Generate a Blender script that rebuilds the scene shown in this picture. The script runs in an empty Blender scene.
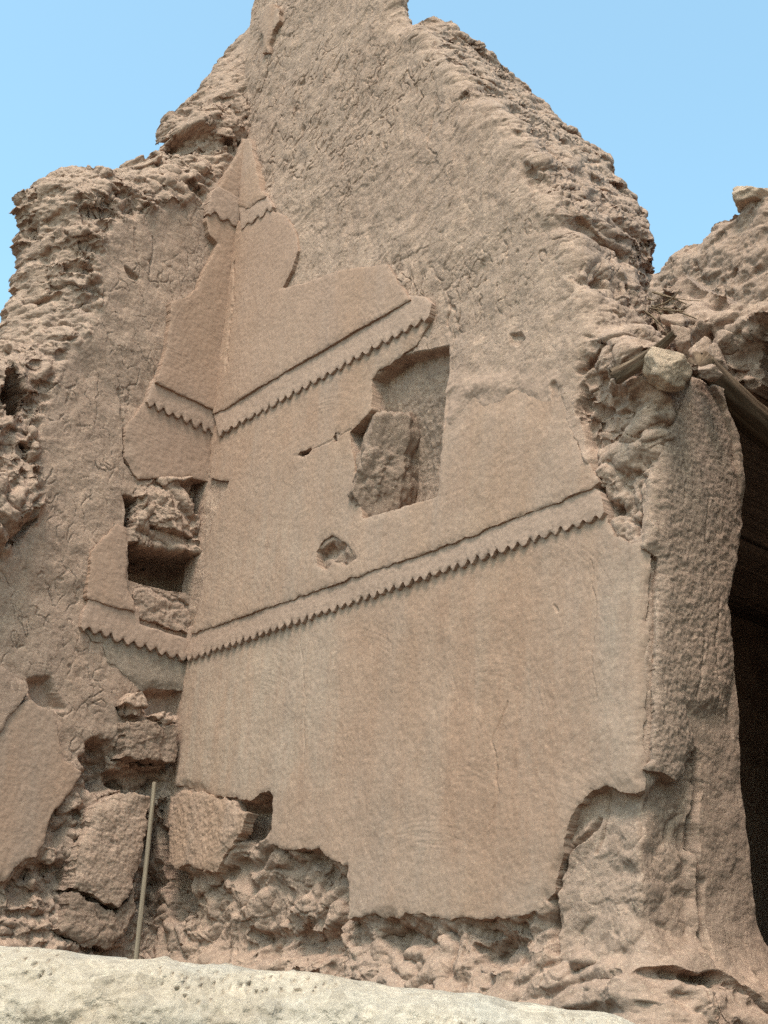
import bpy, math
import numpy as np
from mathutils import Vector, Matrix

Q = 1.0            # mesh fineness: 1 = final, larger = coarser
rnd = np.random.RandomState(7)
f32 = np.float32

# ------------------------------------------------------------------ camera
FOC = 1400.0
PIT, ROL, AZ = np.radians([22.58, 3.92, 38.1])
CF = np.array([0, np.cos(PIT), np.sin(PIT)])
_u = np.array([0, -np.sin(PIT), np.cos(PIT)]); _x = np.array([1., 0, 0])
CX = np.cos(ROL) * _x + np.sin(ROL) * _u
CU = -np.sin(ROL) * _x + np.cos(ROL) * _u
CO = np.array([0, 0, 1.6])

def ray(p):
    p = np.atleast_2d(np.asarray(p, float))
    return (p[:, :1] - 384) * CX - (p[:, 1:] - 512) * CU + FOC * CF

def dense(pts, step=6.0):
    out = []
    for a, b in zip(pts[:-1], pts[1:]):
        n = max(1, int(math.hypot(b[0] - a[0], b[1] - a[1]) / step))
        for i in range(n):
            out.append((a[0] + (b[0] - a[0]) * i / n, a[1] + (b[1] - a[1]) * i / n))
    out.append(pts[-1])
    return out

# ------------------------------------------------------------------ noise
def _hash(ix, iy, seed):
    h = (ix.astype(np.uint32) * np.uint32(374761393) + iy.astype(np.uint32) * np.uint32(668265263)
         + np.uint32((seed * 2246822519) & 0xffffffff))
    h = (h ^ (h >> np.uint32(13))) * np.uint32(1274126177)
    h = (h ^ (h >> np.uint32(16))) * np.uint32(2246822519)
    return h ^ (h >> np.uint32(15))

def gnoise(x, y, seed):
    x = np.asarray(x, f32) + f32(1000); y = np.asarray(y, f32) + f32(1000)
    ix = np.floor(x).astype(np.int32); iy = np.floor(y).astype(np.int32)
    fx = x - ix; fy = y - iy
    def g(dx, dy):
        a = _hash(ix + dx, iy + dy, seed).astype(f32) * f32(2 * math.pi / 4294967296.0)
        return np.cos(a) * (fx - dx) + np.sin(a) * (fy - dy)
    ux = fx * fx * fx * (fx * (fx * 6 - 15) + 10); uy = fy * fy * fy * (fy * (fy * 6 - 15) + 10)
    a = g(0, 0); a += (g(1, 0) - a) * ux
    b = g(0, 1); b += (g(1, 1) - b) * ux
    return (a + (b - a) * uy) * f32(1.5)

def fbm(x, y, fr, octv, seed, gain=0.5):
    r = 0; amp = 1.0; tot = 0
    for i in range(octv):
        r = r + gnoise(x * f32(fr), y * f32(fr), seed + i * 17) * f32(amp)
        tot += amp; amp *= gain; fr *= 2.03
    return r / f32(tot) * f32(1.4)

def worley(x, y, seed):
    x = np.asarray(x, f32) + f32(1000); y = np.asarray(y, f32) + f32(1000)
    ix = np.floor(x).astype(np.int32); iy = np.floor(y).astype(np.int32)
    f1 = np.full(x.shape, 9, f32); f2 = f1.copy()
    for dx in (-1, 0, 1):
        for dy in (-1, 0, 1):
            h = _hash(ix + dx, iy + dy, seed)
            px = (h & np.uint32(65535)).astype(f32) / f32(65536) + dx + ix - x
            py = (h >> np.uint32(16)).astype(f32) / f32(65536) + dy + iy - y
            d = np.sqrt(px * px + py * py)
            m = d < f1
            f2 = np.where(m, f1, np.minimum(f2, d)); f1 = np.where(m, d, f1)
    return f1, f2

def sstep(a, b, x):
    t = np.clip((x - f32(a)) / f32(b - a), 0, 1)
    return t * t * (3 - 2 * t)

def _hash3(ix, iy, iz, seed):
    return _hash(ix + iz * np.int32(7919), iy + iz * np.int32(104729), seed)

def gnoise3(p, fr, seed):
    q = (p * fr + 1000).astype(f32)
    i = np.floor(q).astype(np.int32); f = q - i
    u = f * f * f * (f * (f * 6 - 15) + 10)
    def g(dx, dy, dz):
        h = _hash3(i[:, 0] + dx, i[:, 1] + dy, i[:, 2] + dz, seed)
        k = f32(2 / 1023.)
        return (((h & np.uint32(1023)).astype(f32) * k - 1) * (f[:, 0] - dx) + (((h >> np.uint32(10)) & np.uint32(1023)).astype(f32) * k - 1) * (f[:, 1] - dy)
                + (((h >> np.uint32(20)) & np.uint32(1023)).astype(f32) * k - 1) * (f[:, 2] - dz))
    def lx(dy, dz): a = g(0, dy, dz); return a + (g(1, dy, dz) - a) * u[:, 0]
    def ly(dz): a = lx(0, dz); return a + (lx(1, dz) - a) * u[:, 1]
    a = ly(0)
    return (a + (ly(1) - a) * u[:, 2]) * f32(1.5)

def shards3(p, fr, seed):
    """broken angular bits: every cell has its own level and tilt; also the crease between cells"""
    q = (p * fr + 1000).astype(f32); i = np.floor(q).astype(np.int32); f = q - i
    f1 = np.full(len(p), 9, f32); f2 = f1.copy(); r = np.zeros(len(p), f32)
    k = f32(1 / 1024.)
    for dx in (-1, 0, 1):
        for dy in (-1, 0, 1):
            for dz in (-1, 0, 1):
                h = _hash3(i[:, 0] + dx, i[:, 1] + dy, i[:, 2] + dz, seed)
                h0 = (h & np.uint32(1023)).astype(f32) * k; h1 = ((h >> np.uint32(10)) & np.uint32(1023)).astype(f32) * k; h2 = ((h >> np.uint32(20)) & np.uint32(1023)).astype(f32) * k
                a = h0 + dx - f[:, 0]; b = h1 + dy - f[:, 1]; c = h2 + dz - f[:, 2]
                d = a * a + b * b + c * c; m = d < f1
                f2 = np.where(m, f1, np.minimum(f2, d)); f1 = np.where(m, d, f1)
                t = np.modf(h0 * 37 + h1 * 17)[0] - f32(.5)
                r = np.where(m, t + (h1 - f32(.5)) * a * f32(1.1) + (h2 - f32(.5)) * b * f32(1.1) + (h0 - f32(.3)) * c * f32(1.1), r)
    e = np.sqrt(f2) - np.sqrt(f1)
    return r, e

def lumps(s, v, sc, seed, ax=1.25):
    """weathered mud at large size: soft domes and billows; about 0..1, mean .6"""
    w1 = fbm(s, v, 1.1 / sc, 3, seed) * f32(sc * .35); w2 = fbm(s, v, 1.1 / sc, 3, seed + 5) * f32(sc * .35)
    f1, f2 = worley((s + w1) / f32(sc * ax), (v + w2) / f32(sc), seed + 31)
    r = f32(.6) * (1 - np.minimum(f1, 1) ** 2)
    X = s * f32(.9) + v * f32(.35) + w1 * f32(.6); Y = v * f32(1.05) - s * f32(.3) + w2 * f32(.6)
    return r + f32(.4) * np.minimum(np.abs(gnoise(X * f32(1.9 / sc / ax), Y * f32(1.9 / sc), seed + 13)) * f32(1.9), 1)

def rough3(P, seed):
    """weather-eaten mud: uneven at every size, with broken angular bits, creases and a few deep pits"""
    w = np.stack([gnoise3(P, 7., seed + k) + f32(.5) * gnoise3(P, 19., seed + k + 30) for k in (1, 2, 3)], 1) * f32(.03)
    Pw = (P + w) * np.array([1, 1, 1.12], f32)
    loc = sstep(-.4, .4, gnoise3(P, 2.6, seed + 21))
    c0, e0 = shards3(Pw, 4.2, seed + 4)
    r = f32(.38) * gnoise3(Pw, 4.6, seed + 10) + f32(.26) * gnoise3(Pw, 10.3, seed + 11) + f32(.42) * c0 - f32(.12) * (1 - sstep(0, .05, e0))
    d = f32(.18) * gnoise3(Pw, 21., seed + 12) + f32(.15) * gnoise3(P, 44., seed + 13) + f32(.12) * gnoise3(P, 90., seed + 15)
    c1, e1 = shards3(Pw, 9., seed + 5); c2, e2 = shards3(Pw, 21., seed + 6)
    d += f32(.40) * c1 - f32(.10) * (1 - sstep(0, .07, e1)) + f32(.18) * c2 - f32(.04) * (1 - sstep(0, .12, e2))
    r += d * (f32(.45) + f32(.55) * loc)
    r = np.where(r > -.02, -.02 + (r + f32(.02)) * f32(.5), r)
    r -= f32(.8) * sstep(.40, .62, gnoise3(Pw, 7.5, seed + 14)) * (f32(.3) + f32(.7) * loc)
    return r

def cracks(s, v, ang, la, lb, seed, wid=.12, cover=.0):
    """broken dark creases running mostly along ang; 0..1"""
    c, n = math.cos(ang), math.sin(ang)
    a = (s * f32(c) + v * f32(n)); b = (-s * f32(n) + v * f32(c))
    w = fbm(s, v, 5.0, 3, seed + 3)
    w2 = fbm(s, v, 14.0, 2, seed + 9)
    f1, f2 = worley(a / f32(la) + w * f32(.55) + w2 * f32(.2), b / f32(lb) + fbm(s, v, 5, 2, seed + 23) * f32(.6) + w2 * f32(.3), seed)
    e = 1 - sstep(0, wid, f2 - f1)
    return e * sstep(cover - .12, cover + .3, fbm(s, v, 7.0, 2, seed + 41))

def sdf(poly, X, Y):
    """signed distance to polygon, positive inside"""
    P = np.asarray(poly, f32)
    d = np.full(X.shape, 1e9, f32); ins = np.zeros(X.shape, bool)
    for i in range(len(P)):
        a = P[i]; b = P[(i + 1) % len(P)]
        ex, ey = b - a
        wx = X - a[0]; wy = Y - a[1]
        t = np.clip((wx * ex + wy * ey) / max(ex * ex + ey * ey, 1e-12), 0, 1)
        dx = wx - ex * t; dy = wy - ey * t
        d = np.minimum(d, dx * dx + dy * dy)
        if abs(ey) > 1e-12:
            c = (a[1] <= Y) != (b[1] <= Y)
            ins ^= c & (X < a[0] + (Y - a[1]) / ey * ex)
    d = np.sqrt(d)
    return np.where(ins, d, -d)

# ------------------------------------------------------------------ materials
def new_mat(name):
    m = bpy.data.materials.new(name); m.use_nodes = True
    nt = m.node_tree; b = nt.nodes['Principled BSDF']
    b.inputs['Roughness'].default_value = .95
    b.inputs['Specular IOR Level'].default_value = .12
    return m, nt, b

def mud_mat(name, base, warm, grey, stain=0.0, streak=.35, bump=.6, grain=.5, straw=.5, grit=.5, skin=None, bscale=60, bdist=.008, tone=False, pits=0.):
    m, nt, b = new_mat(name)
    N, L = nt.nodes, nt.links
    geo = N.new('ShaderNodeNewGeometry')
    def mapped(sc):
        mp = N.new('ShaderNodeMapping'); mp.inputs['Scale'].default_value = sc
        L.new(geo.outputs['Position'], mp.inputs['Vector']); return mp.outputs[0]
    def noise(vec, scale, det, rough=.6, dist=0):
        n = N.new('ShaderNodeTexNoise'); n.inputs['Scale'].default_value = scale
        n.inputs['Detail'].default_value = det; n.inputs['Roughness'].default_value = rough
        n.inputs['Distortion'].default_value = dist
        L.new(vec, n.inputs['Vector']); return n.outputs['Fac']
    def ramp(v, a, c, lo=0., hi=1.):
        r = N.new('ShaderNodeMapRange'); r.inputs[1].default_value = a; r.inputs[2].default_value = c
        r.inputs[3].default_value = lo; r.inputs[4].default_value = hi
        L.new(v, r.inputs[0]); return r.outputs[0]
    def mix(fac, a, c, mode='MIX'):
        x = N.new('ShaderNodeMix'); x.data_type = 'RGBA'; x.blend_type = mode
        if isinstance(fac, float): x.inputs[0].default_value = fac
        else: L.new(fac, x.inputs[0])
        for k, q in ((6, a), (7, c)):
            if isinstance(q, tuple): x.inputs[k].default_value = (*q, 1)
            else: L.new(q, x.inputs[k])
        return x.outputs[2]
    pos = mapped((1, 1, 1))
    c = mix(ramp(noise(pos, 1.6, 5, .6), .35, .65), base, warm)
    c = mix(ramp(noise(mapped((5, 5, .55)), 1.3, 4, .6, .4), .45, .72, 0, streak), c, grey)
    if stain:
        c = mix(ramp(noise(mapped((2.6, 2.6, .7)), 1.1, 3, .55), .5, .68, 0, stain), c, (.345, .205, .135))
    if tone:
        ta = N.new('ShaderNodeAttribute'); ta.attribute_name = 'tone'
        sv_ = noise(mapped((7, 7, .9)), 1.2, 5, .6, .3)
        m1 = N.new('ShaderNodeMath'); m1.operation = 'MULTIPLY'; L.new(ta.outputs['Fac'], m1.inputs[0]); L.new(ramp(sv_, .32, .60, 0, 1.), m1.inputs[1])
        c = mix(ramp(m1.outputs[0], 0, 1, 0, .85), c, (.335, .203, .145))
        m2 = N.new('ShaderNodeMath'); m2.operation = 'MULTIPLY'; L.new(ta.outputs['Fac'], m2.inputs[0]); L.new(ramp(noise(mapped((9, 9, 1.6)), 1.5, 6, .7), .35, .62, 0, -1.), m2.inputs[1])
        c = mix(ramp(m2.outputs[0], 0, 1, 0, .6), c, (.385, .292, .235))
    c = mix(ramp(noise(pos, 9, 6, .7), .3, .7, 0, .5), c, mix(1., c, (.80, .80, .80), 'MULTIPLY'))
    g = noise(pos, 75, 4, .85)
    c = mix(ramp(g, .34, .62, grain, 0), c, mix(1., c, (.52, .50, .48), 'MULTIPLY'))
    c = mix(ramp(g, .52, .72, 0, grain * .6), c, mix(1., c, (1.35, 1.33, 1.30), 'MULTIPLY'))
    # grit: single grains and clods paler or darker than the clay
    vg = N.new('ShaderNodeTexVoronoi'); vg.inputs['Scale'].default_value = 34
    L.new(pos, vg.inputs['Vector'])
    sx = N.new('ShaderNodeSeparateColor'); L.new(vg.outputs['Color'], sx.inputs[0])
    c = mix(ramp(sx.outputs[0], .80, .95, 0, grit), c, mix(1., c, (1.28, 1.26, 1.24), 'MULTIPLY'))
    c = mix(ramp(sx.outputs[1], .82, .95, 0, grit), c, mix(1., c, (.70, .69, .68), 'MULTIPLY'))
    if skin:
        at = N.new('ShaderNodeAttribute'); at.attribute_name = 'skin'
        c = mix(at.outputs['Fac'], c, mix(ramp(noise(pos, 5, 5, .7), .3, .7), skin, tuple(k * .92 for k in skin)))
    # short chopped straw: pale flecks
    if straw:
        v = N.new('ShaderNodeTexVoronoi'); v.inputs['Scale'].default_value = 1
        v.inputs['Randomness'].default_value = 1
        mp = N.new('ShaderNodeMapping'); mp.inputs['Scale'].default_value = (60, 60, 130)
        mp.inputs['Rotation'].default_value = (.3, .5, .2)
        L.new(geo.outputs['Position'], mp.inputs['Vector']); L.new(mp.outputs[0], v.inputs['Vector'])
        c = mix(ramp(v.outputs['Distance'], .10, .2, straw, 0), c, (.56, .45, .33))
    L.new(c, b.inputs['Base Color'])
    # relief
    bp = N.new('ShaderNodeBump'); bp.inputs['Strength'].default_value = bump; bp.inputs['Distance'].default_value = bdist
    add = N.new('ShaderNodeMath'); add.operation = 'ADD'
    L.new(noise(pos, bscale, 7, .78), add.inputs[0])
    ad2 = N.new('ShaderNodeMath'); ad2.operation = 'MULTIPLY'; ad2.inputs[1].default_value = .8
    L.new(noise(mapped((1.6, 1.6, .8)), 260, 2, .7), ad2.inputs[0]); L.new(ad2.outputs[0], add.inputs[1])
    if pits:
        ad3 = N.new('ShaderNodeMath'); ad3.operation = 'ADD'
        L.new(add.outputs[0], ad3.inputs[0]); L.new(ramp(noise(pos, 48, 3, .6), .30, .42, -1.1 * pits, 0), ad3.inputs[1])
        add = ad3
    if skin:
        mk = N.new('ShaderNodeMath'); mk.operation = 'MULTIPLY_ADD'; mk.inputs[1].default_value = -.6 * bump; mk.inputs[2].default_value = bump
        L.new(at.outputs['Fac'], mk.inputs[0]); L.new(mk.outputs[0], bp.inputs['Strength'])
    L.new(add.outputs[0], bp.inputs['Height']); L.new(bp.outputs[0], b.inputs['Normal'])
    return m

M_MUD = mud_mat('mud', (0.358, 0.241, 0.187), (0.387, 0.266, 0.207), (0.316, 0.223, 0.181), streak=.5, bump=.42, grain=.55, grit=.6, skin=(0.369, 0.245, 0.190), bdist=.008, pits=.65)
M_PLA = mud_mat('clay_plaster', (0.364, 0.245, 0.188), (0.350, 0.224, 0.167), (0.336, 0.240, 0.194), stain=.35, streak=.75, bump=.26, grain=.36, straw=.35, grit=.25, bdist=.006, tone=True, pits=.35)
M_PLL = mud_mat('clay_plaster_fine', (0.362, 0.240, 0.184), (0.348, 0.224, 0.170), (0.341, 0.235, 0.188), stain=.3, streak=.5, bump=.26, grain=.34, straw=.25, grit=.2, bdist=.006, pits=.3)
M_FRZ = mud_mat('clay_frieze', (0.371, 0.251, 0.197), (0.379, 0.253, 0.197), (0.348, 0.244, 0.196), streak=.3, bump=.26, grain=.34, straw=.2, grit=.2, bdist=.006, pits=.3)
M_GRY = mud_mat('grey_clay_plaster', (0.318, 0.238, 0.192), (0.297, 0.222, 0.177), (0.344, 0.264, 0.213), streak=.6, bump=.6, grain=.4)
M_DRK = mud_mat('dark_mud', (0.282, 0.191, 0.148), (0.307, 0.208, 0.161), (0.256, 0.181, 0.145), bump=.45, grain=.55, bdist=.009, pits=1.)  # darker mud tone for low bricks and the niche block
M_SOOT = mud_mat('sooty_mud', (.10, .075, .058), (.12, .085, .063), (.09, .07, .055), bump=.9, grain=.4, straw=.1)
M_PAR = mud_mat('lime_wash', (.53, .445, .365), (.47, .372, .29), (.41, .372, .332), streak=.7, bump=.6, grain=.6, straw=.0, grit=.6, pits=.9)
M_STN = mud_mat('pale_stone', (.47, .33, .245), (.51, .375, .285), (.42, .31, .24), bump=.7, grain=.5, straw=0)
M_GND = mud_mat('earth', (.16, .118, .088), (.18, .135, .10), (.14, .108, .083), bump=.5, grain=.5)

def wood_mat(name, a, b_, stretch):
    m, nt, b = new_mat(name); N, L = nt.nodes, nt.links
    tc = N.new('ShaderNodeTexCoord'); mp = N.new('ShaderNodeMapping'); mp.inputs['Scale'].default_value = stretch
    L.new(tc.outputs['Object'], mp.inputs['Vector'])
    n = N.new('ShaderNodeTexNoise'); n.inputs['Scale'].default_value = 1; n.inputs['Detail'].default_value = 6; n.inputs['Roughness'].default_value = .7
    L.new(mp.outputs[0], n.inputs['Vector'])
    r = N.new('ShaderNodeValToRGB'); r.color_ramp.elements[0].position = .35; r.color_ramp.elements[1].position = .68
    r.color_ramp.elements[0].color = (*a, 1); r.color_ramp.elements[1].color = (*b_, 1)
    L.new(n.outputs['Fac'], r.inputs[0]); L.new(r.outputs[0], b.inputs['Base Color'])
    bp = N.new('ShaderNodeBump'); bp.inputs['Strength'].default_value = .8; bp.inputs['Distance'].default_value = .006
    L.new(n.outputs['Fac'], bp.inputs['Height']); L.new(bp.outputs[0], b.inputs['Normal'])
    return m
M_LOG = wood_mat('old_timber', (.085, .052, .034), (.21, .142, .098), (40, 40, 2.5))
M_GWD = wood_mat('weathered_wood', (.09, .058, .04), (.23, .16, .114), (60, 60, 3))
M_STK = wood_mat('stick_wood', (.13, .10, .075), (.215, .17, .125), (90, 90, 4))
M_STRAW = wood_mat('dry_brush', (.13, .085, .055), (.27, .195, .135), (90, 90, 4))

# ------------------------------------------------------------------ objects
COL = bpy.context.scene.collection
def tag(o, label=None, cat=None, group=None, kind=None):
    if cat == 'wall': kind = 'thing'
    for k, x in (('label', label), ('category', cat), ('group', group), ('kind', kind)):
        if x: o[k] = x
    return o
def empty(name, loc, label, cat, group=None):
    o = bpy.data.objects.new(name, None); COL.objects.link(o); o.location = loc
    o.empty_display_size = .2
    return tag(o, label, cat, group)
def link_mesh(name, co, quads, mat, parent=None, tris=None):
    me = bpy.data.meshes.new(name)
    co = np.asarray(co, f32)
    if parent is not None: co = co - np.array(parent.location, f32)
    nq = len(quads); nt = 0 if tris is None else len(tris)
    me.vertices.add(len(co)); me.vertices.foreach_set('co', co.ravel())
    me.loops.add(nq * 4 + nt * 3)
    idx = np.asarray(quads, np.int32).ravel()
    if nt: idx = np.concatenate([idx, np.asarray(tris, np.int32).ravel()])
    me.loops.foreach_set('vertex_index', idx)
    me.polygons.add(nq + nt)
    st = np.concatenate([np.arange(nq) * 4, nq * 4 + np.arange(nt) * 3]).astype(np.int32)
    me.polygons.foreach_set('loop_start', st)
    me.polygons.foreach_set('use_smooth', np.ones(nq + nt, bool))
    me.update(calc_edges=True); me.validate()
    me.materials.append(mat)
    o = bpy.data.objects.new(name, me); COL.objects.link(o)
    if parent is not None: o.parent = parent
    return o

# ------------------------------------------------------------------ wall frames
_r = ray((215, 430))[0]; _r = _r / np.hypot(_r[0], _r[1])
CC = CO + 6 * _r; CC[2] = 0                                   # foot of the room's corner
eR = np.array([math.sin(AZ), -math.cos(AZ), 0]); nR = np.array([-math.cos(AZ), -math.sin(AZ), 0])
eL = nR.copy(); nL = eR.copy()

class Plane:
    def __init__(s, o, e, n): s.o, s.e, s.n = np.array(o, float), np.array(e, float), np.array(n, float)
    def at(s, pts, h=0.0):
        d = ray(pts); t = ((s.o + h * s.n - CO) @ s.n) / (d @ s.n)
        P = CO + t[:, None] * d
        return np.stack([(P - s.o) @ s.e, P[:, 2]], 1)
    def place(s, S, V):
        P = s.o[None] + S[:, None] * s.e[None]; P[:, 2] = V
        return P, np.broadcast_to(s.n, P.shape)

class Bent(Plane):
    """a wall front that turns round an end (arris position Ua as a function of height) and runs back along the end face"""
    R = .05
    def set_arris(s, px):
        p = s.at(px); o = np.argsort(p[:, 1]); s.av, s.au = p[o, 1], p[o, 0]
        q = np.linspace(-1, 1, 201); th = (np.pi / 2) * ((q + 1) / 2) ** 2 * (3 - (q + 1))
        s.q = q; s.ic = np.concatenate([[0], np.cumsum((np.cos(th[1:]) + np.cos(th[:-1])) / 2 * (q[1] - q[0]))])
        s.is_ = np.concatenate([[0], np.cumsum((np.sin(th[1:]) + np.sin(th[:-1])) / 2 * (q[1] - q[0]))]); s.th = th
    def ua(s, v): return np.interp(v, s.av, s.au)
    def at(s, pts, h=0.0):
        r = Plane.at(s, pts, h)
        if not hasattr(s, 'av'): return r
        d = ray(pts); t0 = ((s.o + h * s.n - CO) @ s.n) / (d @ s.n)
        out = r[:, 0] > s.ua(r[:, 1]) + h
        lo = t0.copy(); hi = t0 * 1.6
        for _ in range(50):
            mid = (lo + hi) / 2; P = CO + mid[:, None] * d
            g = (P - s.o) @ s.e - s.ua(P[:, 2]) - h
            lo = np.where(g > 0, mid, lo); hi = np.where(g > 0, hi, mid)
        P = CO + lo[:, None] * d
        w = -((P - s.o) @ s.n)
        e = np.stack([s.ua(P[:, 2]) + w, P[:, 2]], 1)
        return np.where(out[:, None], e, r)
    def place(s, S, V):
        ua = s.ua(V); q = (S - ua) / s.R; qc = np.clip(q, -1, 1)
        a = np.where(q < -1, S, ua - s.R + s.R * np.interp(qc, s.q, s.ic) + 0)
        w = np.where(q < -1, 0, s.R * np.interp(qc, s.q, s.is_) + np.maximum(S - ua - s.R, 0))
        th = np.interp(qc, s.q, s.th)
        P = s.o[None] + a[:, None] * s.e[None] - w[:, None] * s.n[None]; P[:, 2] = V
        n = np.cos(th)[:, None] * s.n[None] + np.sin(th)[:, None] * s.e[None]
        return P, n

class Grid:
    """sample points of a sheet, with masks limited to the box they touch"""
    def __init__(g, fr, s0, s1, v0, v1, res, vlow=None):
        g.fr = fr; res = res * Q; g.res = res
        g.s = np.arange(s0, s1 + res, res).astype(f32)
        if vlow is not None and v0 < vlow: v = np.concatenate([np.arange(v0, vlow, .03), np.arange(vlow, v1 + res, res)])
        else: v = np.arange(v0, v1 + res, res)
        g.v = v.astype(f32)
        g.S, g.V = np.meshgrid(g.s, g.v)
    def zone(g, px, feather=.03, h0=0., ragged=0., seed=3, sv=None, closed=None):
        poly = g.fr.at(dense(list(px) + [px[0]], 14), h0) if sv is None else np.asarray(sv)
        pad = feather + ragged * 1.5 + .02
        i0, i1 = np.searchsorted(g.s, [poly[:, 0].min() - pad, poly[:, 0].max() + pad])
        j0, j1 = np.searchsorted(g.v, [poly[:, 1].min() - pad, poly[:, 1].max() + pad])
        out = np.zeros(g.S.shape, f32)
        if i1 <= i0 or j1 <= j0: return out
        S, V = g.S[j0:j1, i0:i1], g.V[j0:j1, i0:i1]
        d = sdf(poly, S, V)
        if ragged: d = d + fbm(S, V, 9, 4, seed) * f32(ragged)
        out[j0:j1, i0:i1] = sstep(-feather, feather, d)
        return out
    def line(g, px, w, h0=0., seed=5, wob=.012):
        """soft groove mask along a polyline in the picture"""
        P = g.fr.at(dense(px, 14), h0)
        pad = w * 2 + wob * 2 + .02
        i0, i1 = np.searchsorted(g.s, [P[:, 0].min() - pad, P[:, 0].max() + pad])
        j0, j1 = np.searchsorted(g.v, [P[:, 1].min() - pad, P[:, 1].max() + pad])
        out = np.zeros(g.S.shape, f32)
        if i1 <= i0 or j1 <= j0: return out
        S, V = g.S[j0:j1, i0:i1], g.V[j0:j1, i0:i1]
        X = S + fbm(S, V, 14, 3, seed) * f32(wob); Y = V + fbm(S, V, 14, 3, seed + 7) * f32(wob)
        d = np.full(S.shape, 9, f32)
        for a, b in zip(P[:-1], P[1:]):
            ex, ey = b - a; wx = X - f32(a[0]); wy = Y - f32(a[1])
            t = np.clip((wx * ex + wy * ey) / (ex * ex + ey * ey + 1e-12), 0, 1)
            d = np.minimum(d, np.hypot(wx - ex * t, wy - ey * t))
        ww = f32(w) * (1 + .6 * fbm(S, V, 10, 2, seed + 11))
        out[j0:j1, i0:i1] = 1 - sstep(0, 1, d / ww)
        return out

def build_sheet(name, g, D, H, thick, mat, parent, RA=None, fine=.0, seed=0, skin=None):
    """the grid cells inside D>0, pushed out by H, its outline snapped to D=0 and turned back by `thick`"""
    ny, nx = g.S.shape; tol = g.res * .8
    ins = D > -tol
    cell = ins[:-1, :-1] & ins[1:, :-1] & ins[:-1, 1:] & ins[1:, 1:]
    used = np.zeros(D.shape, bool)
    used[:-1, :-1] |= cell; used[1:, :-1] |= cell; used[:-1, 1:] |= cell; used[1:, 1:] |= cell
    gy, gx = np.gradient(D); gy = gy / np.gradient(g.v)[:, None]; gx = gx / g.res
    gl = np.hypot(gx, gy) + 1e-6
    mv = np.where(D < 0, -D, 0)
    S = g.S + mv * gx / gl * np.minimum(1, 1); V = g.V + mv * gy / gl
    idx = np.full(D.shape, -1, np.int64); idx[used] = np.arange(used.sum())
    s, v, h = S[used], V[used], H[used]
    P, n = g.fr.place(s.astype(float), v.astype(float))
    co = P + h[:, None] * n
    a = idx[:-1, :-1][cell]; b = idx[:-1, 1:][cell]; c = idx[1:, 1:][cell]; d = idx[1:, :-1][cell]
    quads = np.stack([a, b, c, d], 1)
    if RA is not None or fine:
        # second pass: fine relief along the true surface normal, from solid noise
        def nrm(co):
            nn = np.cross(co[quads[:, 2]] - co[quads[:, 0]], co[quads[:, 3]] - co[quads[:, 1]])
            acc = np.stack([np.bincount(quads.ravel(), np.repeat(nn[:, k], 4), len(co)) for k in range(3)], 1)
            return acc / (np.linalg.norm(acc, axis=1)[:, None] + 1e-12)
        N = nrm(co)
        if np.mean(np.sum(N * n, 1)) < 0: N = -N
        pw = co.astype(f32); dsp = np.zeros(len(co), f32)
        if fine: dsp += f32(fine) * (gnoise3(pw, 26., seed + 51) * f32(.5) + gnoise3(pw, 62., seed + 52) * f32(.45) + gnoise3(pw, 130., seed + 53) * f32(.4))
        if RA is not None:
            ra = RA[used]; k = np.nonzero(ra > .002)[0]
            if len(k): dsp[k] += ra[k] * rough3(pw[k], seed + 60)
        co = co + dsp[:, None] * N
    # outline edges
    ed = np.concatenate([quads[:, [0, 1]], quads[:, [1, 2]], quads[:, [2, 3]], quads[:, [3, 0]]])
    key = np.minimum(ed[:, 0], ed[:, 1]) * len(co) + np.maximum(ed[:, 0], ed[:, 1])
    uq, ix, cnt = np.unique(key, return_index=True, return_counts=True)
    be = ed[ix[cnt == 1]]
    bv = np.unique(be); mp = np.full(len(co), -1, np.int64); mp[bv] = np.arange(len(bv)) + len(co)
    th = thick if np.isscalar(thick) else thick[used][bv][:, None]
    nb = len(bv); K = max(1, min(8, int(round(float(np.max(th)) / .02))))
    vv = [co, co[bv]]; qs = [quads]
    for k in range(1, K + 1):
        r = co[bv] - th * (k / K) * n[bv]
        a_ = np.minimum(th * .12, .010)
        pr = r.astype(f32)
        r = r + a_ * np.stack([gnoise3(pr, 24., seed + 71 + q) + f32(.6) * gnoise3(pr, 60., seed + 75 + q) for q in range(3)], 1)
        vv.append(r)
        o1, o2 = (k - 1) * nb, k * nb
        qs.append(np.stack([mp[be[:, 1]] + o1, mp[be[:, 0]] + o1, mp[be[:, 0]] + o2, mp[be[:, 1]] + o2], 1))
    o = link_mesh(name, np.concatenate(vv), np.concatenate(qs), mat, parent)
    if skin is not None:
        at = o.data.attributes.new('skin', 'FLOAT', 'POINT'); sk_ = np.zeros(len(o.data.vertices), f32); sk_[:len(co)] = skin[used]
        at.data.foreach_set('value', sk_)
    return o

def box_of(poly, pad): return poly[:, 0].min() - pad, poly[:, 0].max() + pad, poly[:, 1].min() - pad, poly[:, 1].max() + pad

FR = Bent(CC, eR, nR); FL = Plane(CC, eL, nL)
FR.set_arris([(398, -200), (404, -40), (406, 0), (410, 22), (432, 45), (458, 76), (500, 116), (535, 158), (558, 205), (574, 262), (588, 310),
              (600, 338), (640, 352), (655, 364), (652, 478), (649, 520), (645, 620), (641, 780), (638, 1030), (636, 1200)])

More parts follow.
